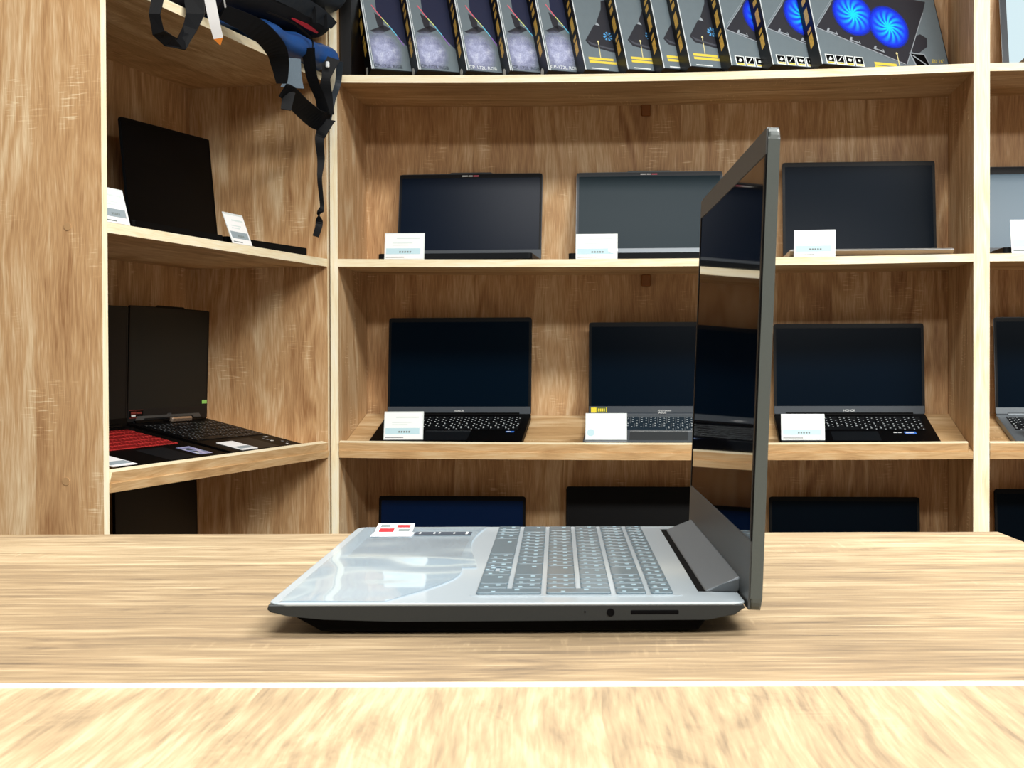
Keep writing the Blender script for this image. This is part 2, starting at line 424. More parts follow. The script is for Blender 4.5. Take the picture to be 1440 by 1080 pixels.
# ------------------------------------------------------------------ counters
def counter(label, x0, x1, y0, y1, ztop, mat, edge_all=True):
    root = thing('counter', label, 'counter', T(0, 0, 0))
    bm = bmesh.new(); box(bm, x0, x1, y0, y1, ztop-.036, ztop, .0022, 0)
    for f in bm.faces: f.material_index = 0 if f.normal.z > .95 or f.normal.z < -.95 else 1
    bm.normal_update()
    for f in bm.faces: f.material_index = 0 if abs(f.normal.z) > .9 else 1
    build('countertop', bm, [mat, TABLE_EDGE], root)
    for xa in (x0+.03, x1-.05):
        bm = bmesh.new(); box(bm, xa, xa+.02, y0+.03, y1-.03, 0, ztop-.036); build('leg_panel', bm, WOOD_V, root)
    bm = bmesh.new(); box(bm, x0+.05, x1-.05, y1-.07, y1-.052, .25, ztop-.036); build('modesty_panel', bm, WOOD_H, root)
    return root
counter('far wooden counter with lengthwise grain carrying the open grey laptop', -1.35, .375, .694, 1.302, .754, TABLE_FAR)
counter('near wooden counter with crosswise grain in the foreground below the pale seam', -1.35, 1.3, .12, .6925, .7530, TABLE_NEAR)

# ------------------------------------------------------------------ generic display laptops
def keys_mesh(bm, x0, x1, y0, y1, z, rows, cols, mi_key, mi_leg, h=.0012, leg_p=1.0, rim=None, seed=1):
    rg = random.Random(seed)
    py = (y1-y0)/rows; px = (x1-x0)/cols
    for r in range(rows):
        c = 0.0
        while c < cols-.01:
            w = 1.0
            if r == 0 and abs(c-3) < .1: w = 5.0
            if r in (1, 2) and c < .1: w = 1.5
            w = min(w, cols-c)
            xa, xb = x0+c*px+.0012, x0+(c+w)*px-.0012; ya, yb = y0+r*py+.0012, y0+(r+1)*py-.0012
            box(bm, xa, xb, ya, yb, z, z+h, 0, mi_key)
            if rim is not None: box(bm, xa, xb, ya-.0006, ya+.0012, z, z+h+.0003, 0, rim)
            if rg.random() < leg_p and w < 3:
                dx = (xb-xa)*.28; yc = ya+(yb-ya)*.62
                box(bm, xa+dx*.5, xa+dx*.5+.0035, yc, yc+.0032, z+h, z+h+.0001, 0, mi_leg)
                if rg.random() < .7: box(bm, xb-dx*.6-.003, xb-dx*.6, ya+.0025, ya+.0052, z+h, z+h+.0001, 0, mi_leg)
            c += w

def laptop(label, M, W=.36, Dp=.245, Ll=.238, phi=14, base_m=CHAR, deck_m=CHAR, lid_m=CHAR, bez_m=BEZ_BLACK, chin_m=DARK_GREY, key_m=KEYK, leg_m=LEGEND,
           chin=.018, top=.011, side=.0065, hb=.0155, group='laptops on display', keys=True, cols=16, pad=(-.06, .05), logo=None, screen=SCREEN, rim=None, notch=0, seed=1, camera_label=False, frontwedge=False, kin=.018):
    """front edge at y=0, hinge at y=Dp, z=0 underneath"""
    root = thing('laptop', label, 'laptop', M, group)
    bm = bmesh.new()
    if frontwedge:
        prism(bm, [(0.0, hb-.003), (.006, hb), (Dp, hb), (Dp, .003), (Dp-.012, .0015), (.03, .0015)], -W/2, W/2, 'yz', 0, bev=.001)
    else:
        prism(bm, rrect_pts(-W/2, W/2, 0, Dp, .008), .0025, hb, 'xy', 0, bev=.0012)
    base = build('base', bm, base_m, root)
    bm = bmesh.new()
    for sx in (-1, 1):
        for yy in (.025, Dp-.03): box(bm, sx*W*.38-.02, sx*W*.38+.02, yy-.004, yy+.004, 0, .003, .0008)
    build('rubber_feet', bm, BASE_BLACK, base)
    bm = bmesh.new(); prism(bm, rrect_pts(-W/2+.0015, W/2-.0015, .0015, Dp-.012, .007), hb, hb+.0005, 'xy'); build('deck', bm, deck_m, base)
    zt = hb+.0005
    if keys:
        bm = bmesh.new(); kx = W/2-kin
        box(bm, -kx-.002, kx+.002, .098, Dp-.03, zt, zt+.0002, 0, 2)
        keys_mesh(bm, -kx, kx, .1, Dp-.032, zt+.0002, 6, cols, 0, 1, rim=3 if rim else None, seed=seed)
        mats = [key_m, leg_m, deck_m]+([rim] if rim else [])
        build('keyboard', bm, mats, base)
    bm = bmesh.new(); prism(bm, rrect_pts(pad[0], pad[1], .012, .088, .003), zt, zt+.0003, 'xy', 0); 
    build('touchpad', bm, CHIN if deck_m is not BLACK_PL else CHAR, base)
    # hinge
    bm = bmesh.new(); cyl(bm, (-W*.42, Dp-.006, hb), (W*.42, Dp-.006, hb), .0055, 14); build('hinge', bm, base_m, root)
    # lid: local x-z sheet facing -y, then leaned back
    ML = T(0, Dp-.006, hb-.001) @ RX(R(-phi))
    bm = bmesh.new()
    op = rrect_pts(-W/2, W/2, .0, Ll, .007)
    if notch:
        op2 = []
        for p in op: op2.append(p)
        i = next(k for k, p in enumerate(op) if k and p[0] < 0 and p[1] > Ll*.9)
        op = op[:i]+[(notch+.006, Ll), (notch, Ll+.004), (-notch, Ll+.004), (-notch-.006, Ll)]+op[i:]
    prism(bm, op, 0, .0055, 'xz', 0, bev=.0008); bmesh.ops.transform(bm, matrix=ML, verts=bm.verts)
    lid = build('lid', bm, lid_m, root)
    bm = bmesh.new(); xs, xe = -W/2+side, W/2-side; zs, ze = chin, Ll-top; e = .0007
    d0, d1 = -.0007, 0
    box(bm, -W/2+.0012, xs, d0, d1, zs, Ll-.0012, 0, 0); box(bm, xe, W/2-.0012, d0, d1, zs, Ll-.0012, 0, 0)
    box(bm, xs, xe, d0, d1, ze, Ll-.0012, 0, 0); box(bm, -W/2+.0012, W/2-.0012, d0, d1, .003, zs, 0, 1)
    bmesh.ops.transform(bm, matrix=ML, verts=bm.verts); build('bezel', bm, [bez_m, chin_m], lid)
    bm = bmesh.new(); box(bm, xs, xe, -.0003, .0003, zs, ze); bmesh.ops.transform(bm, matrix=ML, verts=bm.verts)
    build('screen', bm, screen, lid)
    if logo:
        txt, sz, lx, lm = logo
        bm = bmesh.new(); add_text(bm, txt, sz, ML @ T(lx, d0-.00015, chin*.5-sz*.32) @ XZ); build('logo', bm, lm, lid)
    if camera_label:
        bm = bmesh.new(); z0 = Ll-.0075
        for k, (xa, xb, mi) in enumerate(((-.022, -.008, 0), (-.006, .004, 0), (.006, .02, 1))): box(bm, xa, xb, d0-.0003, d0, z0, z0+.0032, 0, mi)
        bmesh.ops.transform(bm, matrix=ML, verts=bm.verts); build('camera_label', bm, [LOGO, P_PINK], lid)
    return root, base, lid, ML, zt

def flat_sticker(name, parent, x0, x1, y0, y1, z, mats, extra=None, rot=0):
    bm = bmesh.new(); box(bm, x0, x1, y0, y1, z, z+.0003, 0, 0)
    if extra:
        for (a, b, c, d, mi) in extra: box(bm, x0+(x1-x0)*a, x0+(x1-x0)*b, y0+(y1-y0)*c, y0+(y1-y0)*d, z+.0003, z+.0005, 0, mi)
    return build(name, bm, mats, parent)
def lid_sticker(name, parent, ML, x0, x1, z0, z1, mats, extra=None):
    bm = bmesh.new(); box(bm, x0, x1, -.0011, -.0007, z0, z1, 0, 0)
    if extra:
        for (a, b, c, d, mi) in extra: box(bm, x0+(x1-x0)*a, x0+(x1-x0)*b, -.0013, -.0011, z0+(z1-z0)*c, z0+(z1-z0)*d, 0, mi)
    bmesh.ops.transform(bm, matrix=ML, verts=bm.verts); return build(name, bm, mats, parent)

ZMID = 1.1415
def sag_mid(u): t = u/MW; return .0055*4*t*(1-t)
def mid(F, u, v, yaw=0, sag=True): return F @ T(u, v, ZMID-(sag_mid(u) if sag else 0)) @ RZ(R(yaw))
def tilt(F, u, v, z=.675, yaw=0): return F @ T(0, 0, z) @ RX(TILT) @ T(u, v, .0168) @ RZ(R(yaw))

# middle shelf of the wide unit
laptop('grey laptop with camera bar at left end of the middle shelf beside the angled unit', mid(MU, .273, .022), W=.364, Ll=.228, phi=13, lid_m=DARK_GREY, base_m=CHAR, notch=.05, camera_label=True, chin=.027, seed=2, screen=SCREEN_S)
laptop('teal grey screened laptop on the middle shelf half hidden behind the raised lid', mid(MU, .7235, .022), W=.366, Ll=.231, phi=14, lid_m=GREY_MET, chin_m=GREY_MET, bez_m=DARK_GREY, notch=.05, camera_label=True, chin=.030, seed=3, screen=SCREEN_T)
laptop('slim laptop with silver base at right end of the middle shelf', mid(MU, 1.2385, .018, 0), W=.372, Ll=.238, phi=8, base_m=SILVER, deck_m=SILVER, lid_m=CHAR, chin_m=BEZ_BLACK, hb=.0165, frontwedge=True, chin=.014, seed=4)
laptop('laptop with a bright bluish reflecting screen on middle shelf of the right edge unit', mid(RU, .217, .03, sag=False), W=.362, Ll=.228, phi=14, lid_m=DARK_GREY, top=.02, seed=5, screen=SCREEN_R)
# tilted shelf of the wide unit
r, b, l, ML, zt = laptop('black laptop at left end of the tilted shelf with blue sticker on its palm rest', tilt(MU, .2485, .024), W=.362, Dp=.246, Ll=.246, phi=20.5, base_m=BLACK_PL, deck_m=BLACK_PL, lid_m=CHAR, chin=.021, logo=('HONOR', .0065, .0, LOGO), cols=18, seed=6)
flat_sticker('sticker', b, .135, .155, .078, .088, zt+.0004, [BLUE_ST, LOGO], [(.1, .6, .3, .7, 1)])
bm = bmesh.new(); box(bm, -.06, .05, .0885, .0895, zt+.0003, zt+.0006); build('touchpad_trim', bm, GREY_MET, b)
r, b, l, ML, zt = laptop('grey laptop on the tilted shelf with yellow green sticker on its lower bezel', tilt(MU, .756, .024), W=.366, Dp=.246, Ll=.232, phi=20, base_m=DARK_GREY, deck_m=GREY_MET, key_m=KEYD, lid_m=CHAR, chin=.022, logo=('ASUS Vivobook', .0052, .005, LOGO), cols=15, pad=(-.075, .062), seed=7)
lid_sticker('bezel_sticker', l, ML, -.177, -.137, .006, .0185, [OLIVE, YEL, LOGO], [(0, .34, 0, 1, 1), (.44, .52, .25, .8, 1), (.56, .64, .25, .8, 1), (.68, .76, .25, .8, 1), (.8, .86, .25, .8, 1), (.94, .98, 0, 1, 1)])
bm = bmesh.new(); add_text(bm, 'ASUS', .0085, T(.0, .232, zt+.004) @ RX(R(35)) @ T(0, 0, .001)); build('hinge_logo', bm, LOGO, b)
bm = bmesh.new(); box(bm, -.075, .165, .0885, .0895, zt+.0003, zt+.0006); build('touchpad_trim', bm, LOGO, b)
r, b, l, ML, zt = laptop('black laptop at right end of the tilted shelf with blue chip sticker by its touchpad', tilt(MU, 1.2125, .024), W=.366, Dp=.246, Ll=.226, phi=20, base_m=BLACK_PL, deck_m=BLACK_PL, lid_m=CHAR, chin=.022, logo=('HONOR', .0075, .0, LOGO), cols=15, seed=8, pad=(-.06, .05))
flat_sticker('sticker', b, .11, .137, .066, .084, zt+.0004, [BLUE_ST, LOGO], [(.1, .8, .3, .6, 1)])
flat_sticker('sticker', b, .085, .105, .072, .082, zt+.0004, [STK_DK, LOGO], [(.0, .4, .2, .8, 1), (.5, .9, .2, .6, 1)])
laptop('grey laptop at the right frame edge on the tilted shelf of the right unit', tilt(RU, .245, .024), W=.362, Dp=.246, Ll=.24, phi=20, base_m=GREY_MET, deck_m=GREY_MET, lid_m=DARK_GREY, chin_m=GREY_MET, chin=.018, seed=9)
# lowest shelf: only the upper edges of the lids show above the counter
laptop('laptop with blue toned screen on the lowest shelf left, only lid top showing over counter', tilt(MU, .2265, .024, .2415), W=.372, Dp=.246, Ll=.23, phi=20, lid_m=BLACK_PL, seed=10, screen=SCREEN_B)
laptop('all black laptop on the lowest shelf behind the raised lid, only lid top showing', tilt(MU, .697, .024, .2415), W=.366, Dp=.246, Ll=.256, phi=22, lid_m=BLACK_PL, chin_m=BEZ_BLACK, screen=BEZ_BLACK, seed=11)
laptop('laptop with dark slate screen on the lowest shelf right, only lid top showing over counter', tilt(MU, 1.2025, .024, .2415), W=.367, Dp=.246, Ll=.232, phi=20, lid_m=BLACK_PL, seed=12)
laptop('black laptop at bottom right corner of the wall beyond the counter corner', tilt(RU, .25, .024, .2415), W=.366, Dp=.246, Ll=.253, phi=21, lid_m=BLACK_PL, bez_m=BEZ_BLACK, seed=13)
# top shelf of the right unit
laptop('grey framed device with a pale screen on top shelf at right frame edge', RU @ T(.262, .02, 1.572), W=.36, Dp=.24, Ll=.25, phi=14, base_m=GREY_MET, deck_m=GREY_MET, lid_m=GREY_MET, bez_m=DARK_GREY, chin_m=DARK_GREY, side=.016, screen=PALE, seed=14)

# angled unit on the left
def lmid(u, v, yaw=0): return LU @ T(u, v, ZMID) @ RZ(R(yaw))
laptop('large black laptop in the angled unit upper bay with a price tag at its front', lmid(.713, .02, -4), W=.362, Dp=.235, Ll=.262, phi=5.5, base_m=BLACK_PL, deck_m=BLACK_PL, lid_m=CHAR, bez_m=BLACK_PL, chin_m=BLACK_PL, hb=.018, seed=15, screen=BLACK_PL)
laptop('black laptop mostly hidden behind the left panel in the angled unit upper bay', lmid(.31, .02, 0), W=.36, Dp=.24, Ll=.23, phi=18, base_m=BLACK_PL, deck_m=BLACK_PL, lid_m=BLACK_PL, chin_m=BLACK_PL, seed=16)
r, b, l, ML, zt = laptop('black gaming laptop in the angled unit with keyboard and green corner sticker showing', tilt(LU, .709, .022, .675, -1.5), W=.35, Dp=.264, Ll=.25, phi=11.5, base_m=BLACK_PL, deck_m=BLACK_PL, lid_m=BLACK_PL, chin_m=CHAR, leg_m=LEG_G, chin=.03, cols=18, notch=.055, logo=('ASUS', .008, .0, LOGO_D), seed=17, pad=(-.05, .06), screen=plain('matte_panel_warm', S(24, 26, 25), .45, spec=.12))
lid_sticker('bezel_sticker', l, ML, -.168, -.112, .011, .0285, [BASE_BLACK, DARKRED, LOGO], [(.0, 1, .93, 1, 1), (.0, 1, 0, .07, 1), (.12, .5, .5, .8, 1), (.55, .9, .5, .75, 1), (.15, .45, .2, .38, 2)])
lid_sticker('green_sticker', l, ML, .148, .171, .036, .044, [GREEN])
bm = bmesh.new(); pts = [(-.15, .0), (-.12, .0), (-.105, .010), (.105, .010), (.12, .0), (.15, .0), (.135, .015), (-.135, .015)]
prism(bm, pts, -.0014, -.0007, 'xz'); bmesh.ops.transform(bm, matrix=ML, verts=bm.verts); build('hinge_trim', bm, CHIN, l)
bm = bmesh.new(); box(bm, -.02, .07, .2385, .2485, zt, zt+.012, .003); build('hinge_bar', bm, SPEC_HINGE, b)
bm = bmesh.new()
for k in range(7):
    a = random.uniform(.09, .165); y_ = .02+.01*k; box(bm, a, a+random.uniform(.006, .02), y_, y_+.005, zt+.0003, zt+.0005, 0, 0 if k % 3 else 1)
build('palm_sticker', bm, [LEG_G, LOGO], b)
r, b, l, ML, zt = laptop('black laptop with red keys at left end of the angled unit tilted shelf', tilt(LU, .328, .022, .675), W=.362, Dp=.25, Ll=.25, phi=12, base_m=BLACK_PL, deck_m=BLACK_PL, lid_m=BLACK_PL, chin_m=BLACK_PL, key_m=KEYR, leg_m=KEYR_L, rim=KEYR_L, cols=18, kin=.045, seed=18, screen=BEZ_BLACK)
flat_sticker('palm_sticker', b, .078, .135, .022, .075, zt+.0003, [IRIS, STK_DK, LOGO], [(.15, .6, .55, .8, 1), (.2, .5, .2, .4, 1), (.1, .2, .1, .3, 2)])
laptop('black laptop below the angled unit tilted shelf, lid top just above the counter edge', tilt(LU, .66, .03, .2415), W=.366, Dp=.25, Ll=.315, phi=14, base_m=BLACK_PL, deck_m=BLACK_PL, lid_m=BLACK_PL, chin_m=BLACK_PL, screen=BEZ_BLACK, seed=19)
laptop('black laptop at lowest left of the angled unit hidden below the counter line', tilt(LU, .245, .03, .2415), W=.366, Dp=.25, Ll=.315, phi=14, base_m=BLACK_PL, deck_m=BLACK_PL, lid_m=BLACK_PL, chin_m=BLACK_PL, screen=BEZ_BLACK, seed=20)

# ------------------------------------------------------------------ price tags
def price_tag(label, M, w=.094, h=.063, lean=14, grey=False, blank=False, flat=False):
    root = thing('price_tag', label, 'price tag', M, 'price tags by the laptops')
    A = RX(R(-lean)) if not flat else Matrix.Identity(4)
    bm = bmesh.new()
    if flat:
        bm2 = bmesh.new(); box(bm2, -w/2, w/2, 0, h, 0, .0012); build('card', bm2, WHITE, root)
        bm2 = bmesh.new(); box(bm2, -w/2+.006, w/2-.004, h*.12, h*.38, .0012, .0014); build('price_band', bm2, BANDG, root); bm.free()
        return root
    prism(bm, [(0, 0), (.0018, 0), (.0018+h*math.tan(R(lean)), h), (h*math.tan(R(lean)), h)], -w/2, w/2, 'yz', 0)
    box(bm, -w/2, w/2, .0018, .028, 0, .0016, 0, 0)
    build('stand', bm, ACRYL, root)
    bm = bmesh.new(); box(bm, -w/2+.0015, w/2-.003, -.0007, -.0001, .0015, h-.001, 0, 0); bmesh.ops.transform(bm, matrix=A, verts=bm.verts); build('paper', bm, WHITE, root)
    if not blank:
        bm = bmesh.new(); box(bm, -w/2+.004, w/2-.009, -.0010, -.0007, h*.2, h*.43, 0, 0)
        for k in range(5):
            xa = -.012+.006*k; box(bm, xa, xa+.004, -.0012, -.0010, h*.255, h*.32, 0, 1)
        bmesh.ops.transform(bm, matrix=A, verts=bm.verts); build('price_band', bm, [BANDG if grey else BAND, INK], root)
        bm = bmesh.new()
        box(bm, -w*.2, w*.38, -.0009, -.0007, h*.8, h*.845, 0, 0); box(bm, -w*.3, w*.2, -.0009, -.0007, h*.62, h*.65, 0, 0); box(bm, -w*.3, w*.1, -.0009, -.0007, h*.54, h*.57, 0, 0)
        bmesh.ops.transform(bm, matrix=A, verts=bm.verts); build('text_print', bm, FAINT, root)
        bm = bmesh.new(); box(bm, -w*.46, -w*.0, -.0009, -.0007, h*.065, h*.1)
        bmesh.ops.transform(bm, matrix=A, verts=bm.verts); build('footer_print', bm, INK, root)
    else:
        bm = bmesh.new(); prism(bm, [(.009*math.cos(k*.63), .009*math.sin(k*.63)) for k in range(10)], -.0009, -.0007, 'xz', 0, M=A @ T(-.036, 0, .017)); build('print', bm, BAND, root)
    return root
price_tag('white price tag before the left laptop on the middle shelf', mid(MU, .156, .006) @ RZ(R(2)))
t_ = price_tag('white price tag with a round bump on its right edge before the half hidden laptop', mid(MU, .607, .006), w=.097, h=.06)
bm = bmesh.new(); prism(bm, [(.012*math.cos(k*.524), .008*math.sin(k*.524)) for k in range(12)], -.0016, -.0008, 'xz', 0, M=RX(R(-14)) @ T(.038, 0, .022)); build('round_sticker', bm, WHITE, t_)
price_tag('white price tag leaning before the silver based laptop on the middle shelf', mid(MU, 1.107, .006) @ RZ(R(-8)), h=.063, lean=16)
price_tag('white price tag at the right frame edge before the bright reflecting screen', mid(RU, .098, .006, sag=False), w=.095, h=.078)
price_tag('white price tag cut by the left panel in the angled unit upper bay', lmid(.04, .004), w=.092, h=.064, grey=True)
price_tag('white price tag standing before the large black laptop in the angled unit', lmid(.548, .005), w=.092, h=.066, lean=20, grey=True)
def on_palm(u, v, yaw=0, F=MU): return tilt(F, u, v, .675, yaw) @ T(0, 0, .0168) @ RX(-TILT)
price_tag('white price tag on the palm rest of left laptop on the tilted shelf', on_palm(.148, .036, 1), h=.066, lean=16)
price_tag('blank white price card on the tilted shelf before the laptop with yellow green sticker', on_palm(.627, .036), w=.097, h=.062, blank=True, lean=12)
price_tag('white rounded price tag on the palm rest of right laptop on the tilted shelf', on_palm(1.083, .036), w=.1, h=.06, lean=14)
price_tag('white price tag at the right frame edge on grey laptop of the tilted shelf', on_palm(.145, .036, 0, RU), w=.095, h=.07)
price_tag('white price card lying flat on palm rest of the black gaming laptop', tilt(LU, .62, .022, .675, 0) @ T(0, .012, .0168), w=.075, h=.062, flat=True)
price_tag('white price card lying flat on palm rest of the red keyed laptop', tilt(LU, .10, .022, .675, 0) @ T(0, .012, .0168), w=.085, h=.07, flat=True)

# ------------------------------------------------------------------ main laptop on the counter
ML_W = .376; ML_D = .255; HW = ML_W/2
MAINM = T(-.1555, 1.002, .754) @ RZ(R(-90))
main = thing('laptop', 'large open grey laptop seen from its side on the counter in the foreground', 'laptop', MAINM)
bm = bmesh.new()
prism(bm, [(0, .0142), (.0008, .0166), (.2535, .0166), (.2548, .0145), (.2490, .0106), (.2350, .0082), (.07, .0076), (.03, .0088), (.010, .0108), (.002, .0126)], -HW, HW, 'yz', 0, bev=.0008)
base = build('base', bm, BASE_GREY, main)
bm = bmesh.new(); prism(bm, [(.010, .0115), (.03, .0092), (.07, .0078), (.235, .0082), (.230, .0015), (.028, .0015)], -HW+.006, HW-.006, 'yz', 0, bev=.001); build('bottom_cover', bm, BASE_BLACK, base)
for yy in (.035, .225):
    bm = bmesh.new(); box(bm, -.15, .165, yy-.006, yy+.006, 0, .002, .0006); build('rubber_foot', bm, BASE_BLACK, base)
def notch_outline():
    r = .012; pts = []
    for cx, cy, a0 in ((HW-.006, ML_D-.006, 0),):
        for i in range(5): a = R(90*i/4); pts.append((cx+.006*math.cos(a), cy+.006*math.sin(a)))
    pts += [(.153, ML_D), (.150, .2325), (-.168, .2325), (-.171, ML_D)]
    for i in range(5): a = R(90+90*i/4); pts.append((-HW+.006+.006*math.cos(a), ML_D-.006+.006*math.sin(a)))
    for i in range(5): a = R(180+90*i/4); pts.append((-HW+.01+.01*math.cos(a), .01+.01*math.sin(a)))
    for i in range(5): a = R(270+90*i/4); pts.append((HW-.01+.01*math.cos(a), .01+.01*math.sin(a)))
    return pts
bm = bmesh.new(); prism(bm, notch_outline(), .0160, .0174, 'xy', 0, bev=.0006); deck = build('deck', bm, DECK, main)
ZD = .0174
bm = bmesh.new(); box(bm, -.1655, .1475, .2335, .2545, .0167, .0169); build('hinge_recess', bm, BASE_BLACK, main)
bm = bmesh.new(); prism(bm, rrect_pts(-.110, -.008, .016, .091, .003), ZD, ZD+.0003, 'xy', 0); build('touchpad', bm, PAD, deck)
# ports on the near side wall
bm = bmesh.new(); box(bm, HW-.002, HW+.0004, .1935, .2195, .0109, .0136, .0006); build('card_slot', bm, BASE_BLACK, base)
bm = bmesh.new(); cyl(bm, (HW-.002, .183, .0122), (HW+.0004, .183, .0122), .0021, 18); build('audio_jack', bm, BASE_BLACK, base)
bm = bmesh.new(); box(bm, HW-.001, HW+.0003, .169, .1697, .0122, .0130); build('status_light', bm, BASE_BLACK, base)
# keyboard
bm = bmesh.new(); prism(bm, rrect_pts(-.181, .165, .1065, .2235, .003), ZD, ZD+.0002, 'xy', 0); kb = build('keyboard', bm, DECK, main)
KP = .0179; KX0 = -.178; rowsY = [.1085+.0193*i for i in range(5)]+[.1085+.0193*5]; rowH = [.0193]*5+[.0148]
key_cache = {}
def key_mesh(w, h):
    k = (round(w, 4), round(h, 4))
    if k in key_cache: return key_cache[k]
    bm = bmesh.new(); g = .0014
    prism(bm, rrect_pts(g, w-g, g, h-g, .0016, 3), 0, .0013, 'xy', 0, bev=.0005)
    box(bm, w*.22, w*.22+min(.0042, w*.22), h*.58, h*.58+.0026, .0013, .00138, 0, 1)
    if w < .03: box(bm, w*.62, w*.62+min(.0034, w*.2), h*.25, h*.25+.0022, .0013, .00138, 0, 1)
    bmesh.ops.recalc_face_normals(bm, faces=bm.faces)
    me = bpy.data.meshes.new('key'); bm.to_mesh(me); bm.free(); me.materials.append(KEYM); me.materials.append(LEG_K)
    key_cache[k] = me; return me
def put_key(cx, row, w=1.0, nrows=1, half=None):
    h = sum(rowH[row:row+nrows]); y = rowsY[row]
    if half is not None: h = rowH[row]/2; y += half*h
    o = new_obj('key', key_mesh(w*KP, h), kb); o.location = (KX0+cx*KP, y, ZD+.0002)
def put_row(row, ws, start=0.0):
    c = start
    for w in ws:
        put_key(c, row, w); c += w
put_row(5, [1]*19)
put_row(4, [1]*13+[2]+[1]*4)
put_row(3, [1.5]+[1]*12+[1.5]+[1]*3)
put_row(2, [1.75]+[1]*11+[2.25]+[1]*3)
put_row(1, [2.25]+[1]*10+[2.75]+[1]*3)
put_row(0, [1.25, 1, 1, 1.25, 5.0, 1.25, 1.25, 1])
put_key(13, 0, 1, half=0); put_key(13, 0, 1, half=1); put_key(14, 0, 1)
put_row(0, [2, 1], 15); put_key(18, 0, 1, 2); put_key(18, 2, 1, 2)
# hinge bar
bm = bmesh.new()
prism(bm, [(.2365, .0150), (.2380, .0175), (.2470, .0212), (.2560, .0250), (.2575, .0246), (.2575, .0180), (.2530, .0140)], -.165, .146, 'yz', 0, bev=.0012)
build('hinge_bar', bm, GREY_MET, main)
# lid, leaned 2.3 degrees past upright
ML = T(0, .2572, .0122) @ RX(R(-2.3))
LH = .2588
bm = bmesh.new(); prism(bm, rrect_pts(-HW+.0005, HW-.0005, 0, LH, .007), 0, .0064, 'xz', 0, bev=.0014); bmesh.ops.transform(bm, matrix=ML, verts=bm.verts)
lid = build('lid', bm, LIDMAT, main)
def framebox(name, x0, x1, z0, z1, m, d0=-.0009, d1=.0, bev=0):
    bm = bmesh.new(); box(bm, x0, x1, d0, d1, z0, z1, bev); bmesh.ops.transform(bm, matrix=ML, verts=bm.verts); return build(name, bm, m, lid)
bm = bmesh.new(); bx = HW-.002
box(bm, -bx, bx, -.0009, 0, LH-.0150, LH-.0015, 0, 0); box(bm, -bx, bx, -.0009, 0, .0015, .0375, 0, 0)
box(bm, -bx, -bx+.005, -.0009, 0, .0375, LH-.0150, 0, 1); box(bm, bx-.005, bx, -.0009, 0, .0375, LH-.0150, 0, 1)
bmesh.ops.transform(bm, matrix=ML, verts=bm.verts); build('bezel', bm, [CHIN, BEZ_BLACK], lid)
framebox('screen', -bx+.005, bx-.005, .0375, LH-.0150, SCREEN_G, -.0005, 0)
# films and stickers
def film_part(name, x0, x1, y0, yfun, n=28, m=10):
    bm = bmesh.new(); rows = []
    for i in range(n+1):
        x = x0+(x1-x0)*i/n; r_ = []
        for j in range(m+1):
            y = y0+(yfun(i/n)-y0)*j/m
            z = ZD+.0006+.0005*(noise.noise(Vector((x*20, y*20, 2)))+.5)*min(1, 4*j/m+.15)
            r_.append(bm.verts.new((x, y, z)))
        rows.append(r_)
    for a, b in zip(rows, rows[1:]):
        for j in range(m): bm.faces.new((a[j], b[j], b[j+1], a[j+1]))
    for v in list(bm.verts): pass
    o = build(name, bm, FILM, deck, smooth=True)
    return o
film_part('protective_film', .05, HW-.004, .006, lambda t: .088+.013*math.sin(3.0*t+.6)-.02*t)
film_part('protective_film', -HW+.006, .05, .006, lambda t: .100-.006*math.sin(4*t))
bm = bmesh.new(); box(bm, -.165, -.14, .018, .046, ZD+.002, ZD+.0023, 0, 0)
for a, b_, c, d, mi in ((.15, .45, .55, .9, 1), (.55, .95, .1, .5, 1), (.1, .4, .1, .35, 2), (.6, .9, .62, .92, 2)):
    box(bm, -.165+.025*a, -.165+.025*b_, .018+.028*c, .018+.028*d, ZD+.0023, ZD+.0025, 0, mi)
for v in bm.verts: v.co.z += (-.140-v.co.x)*.16-.0012
build('palm_sticker', bm, [WHITE, RED, INK], deck)
flat_sticker('palm_sticker', deck, -.137, -.113, .018, .048, ZD+.0012, [WHITE])
flat_sticker('palm_sticker', deck, -.140, -.122, .049, .091, ZD+.0012, [STK_DK, LOGO], [(.2, .7, .08, .11, 1), (.25, .7, .33, .36, 1), (.2, .6, .42, .45, 1), (.3, .7, .68, .71, 1), (.1, .9, .9, .94, 1)])

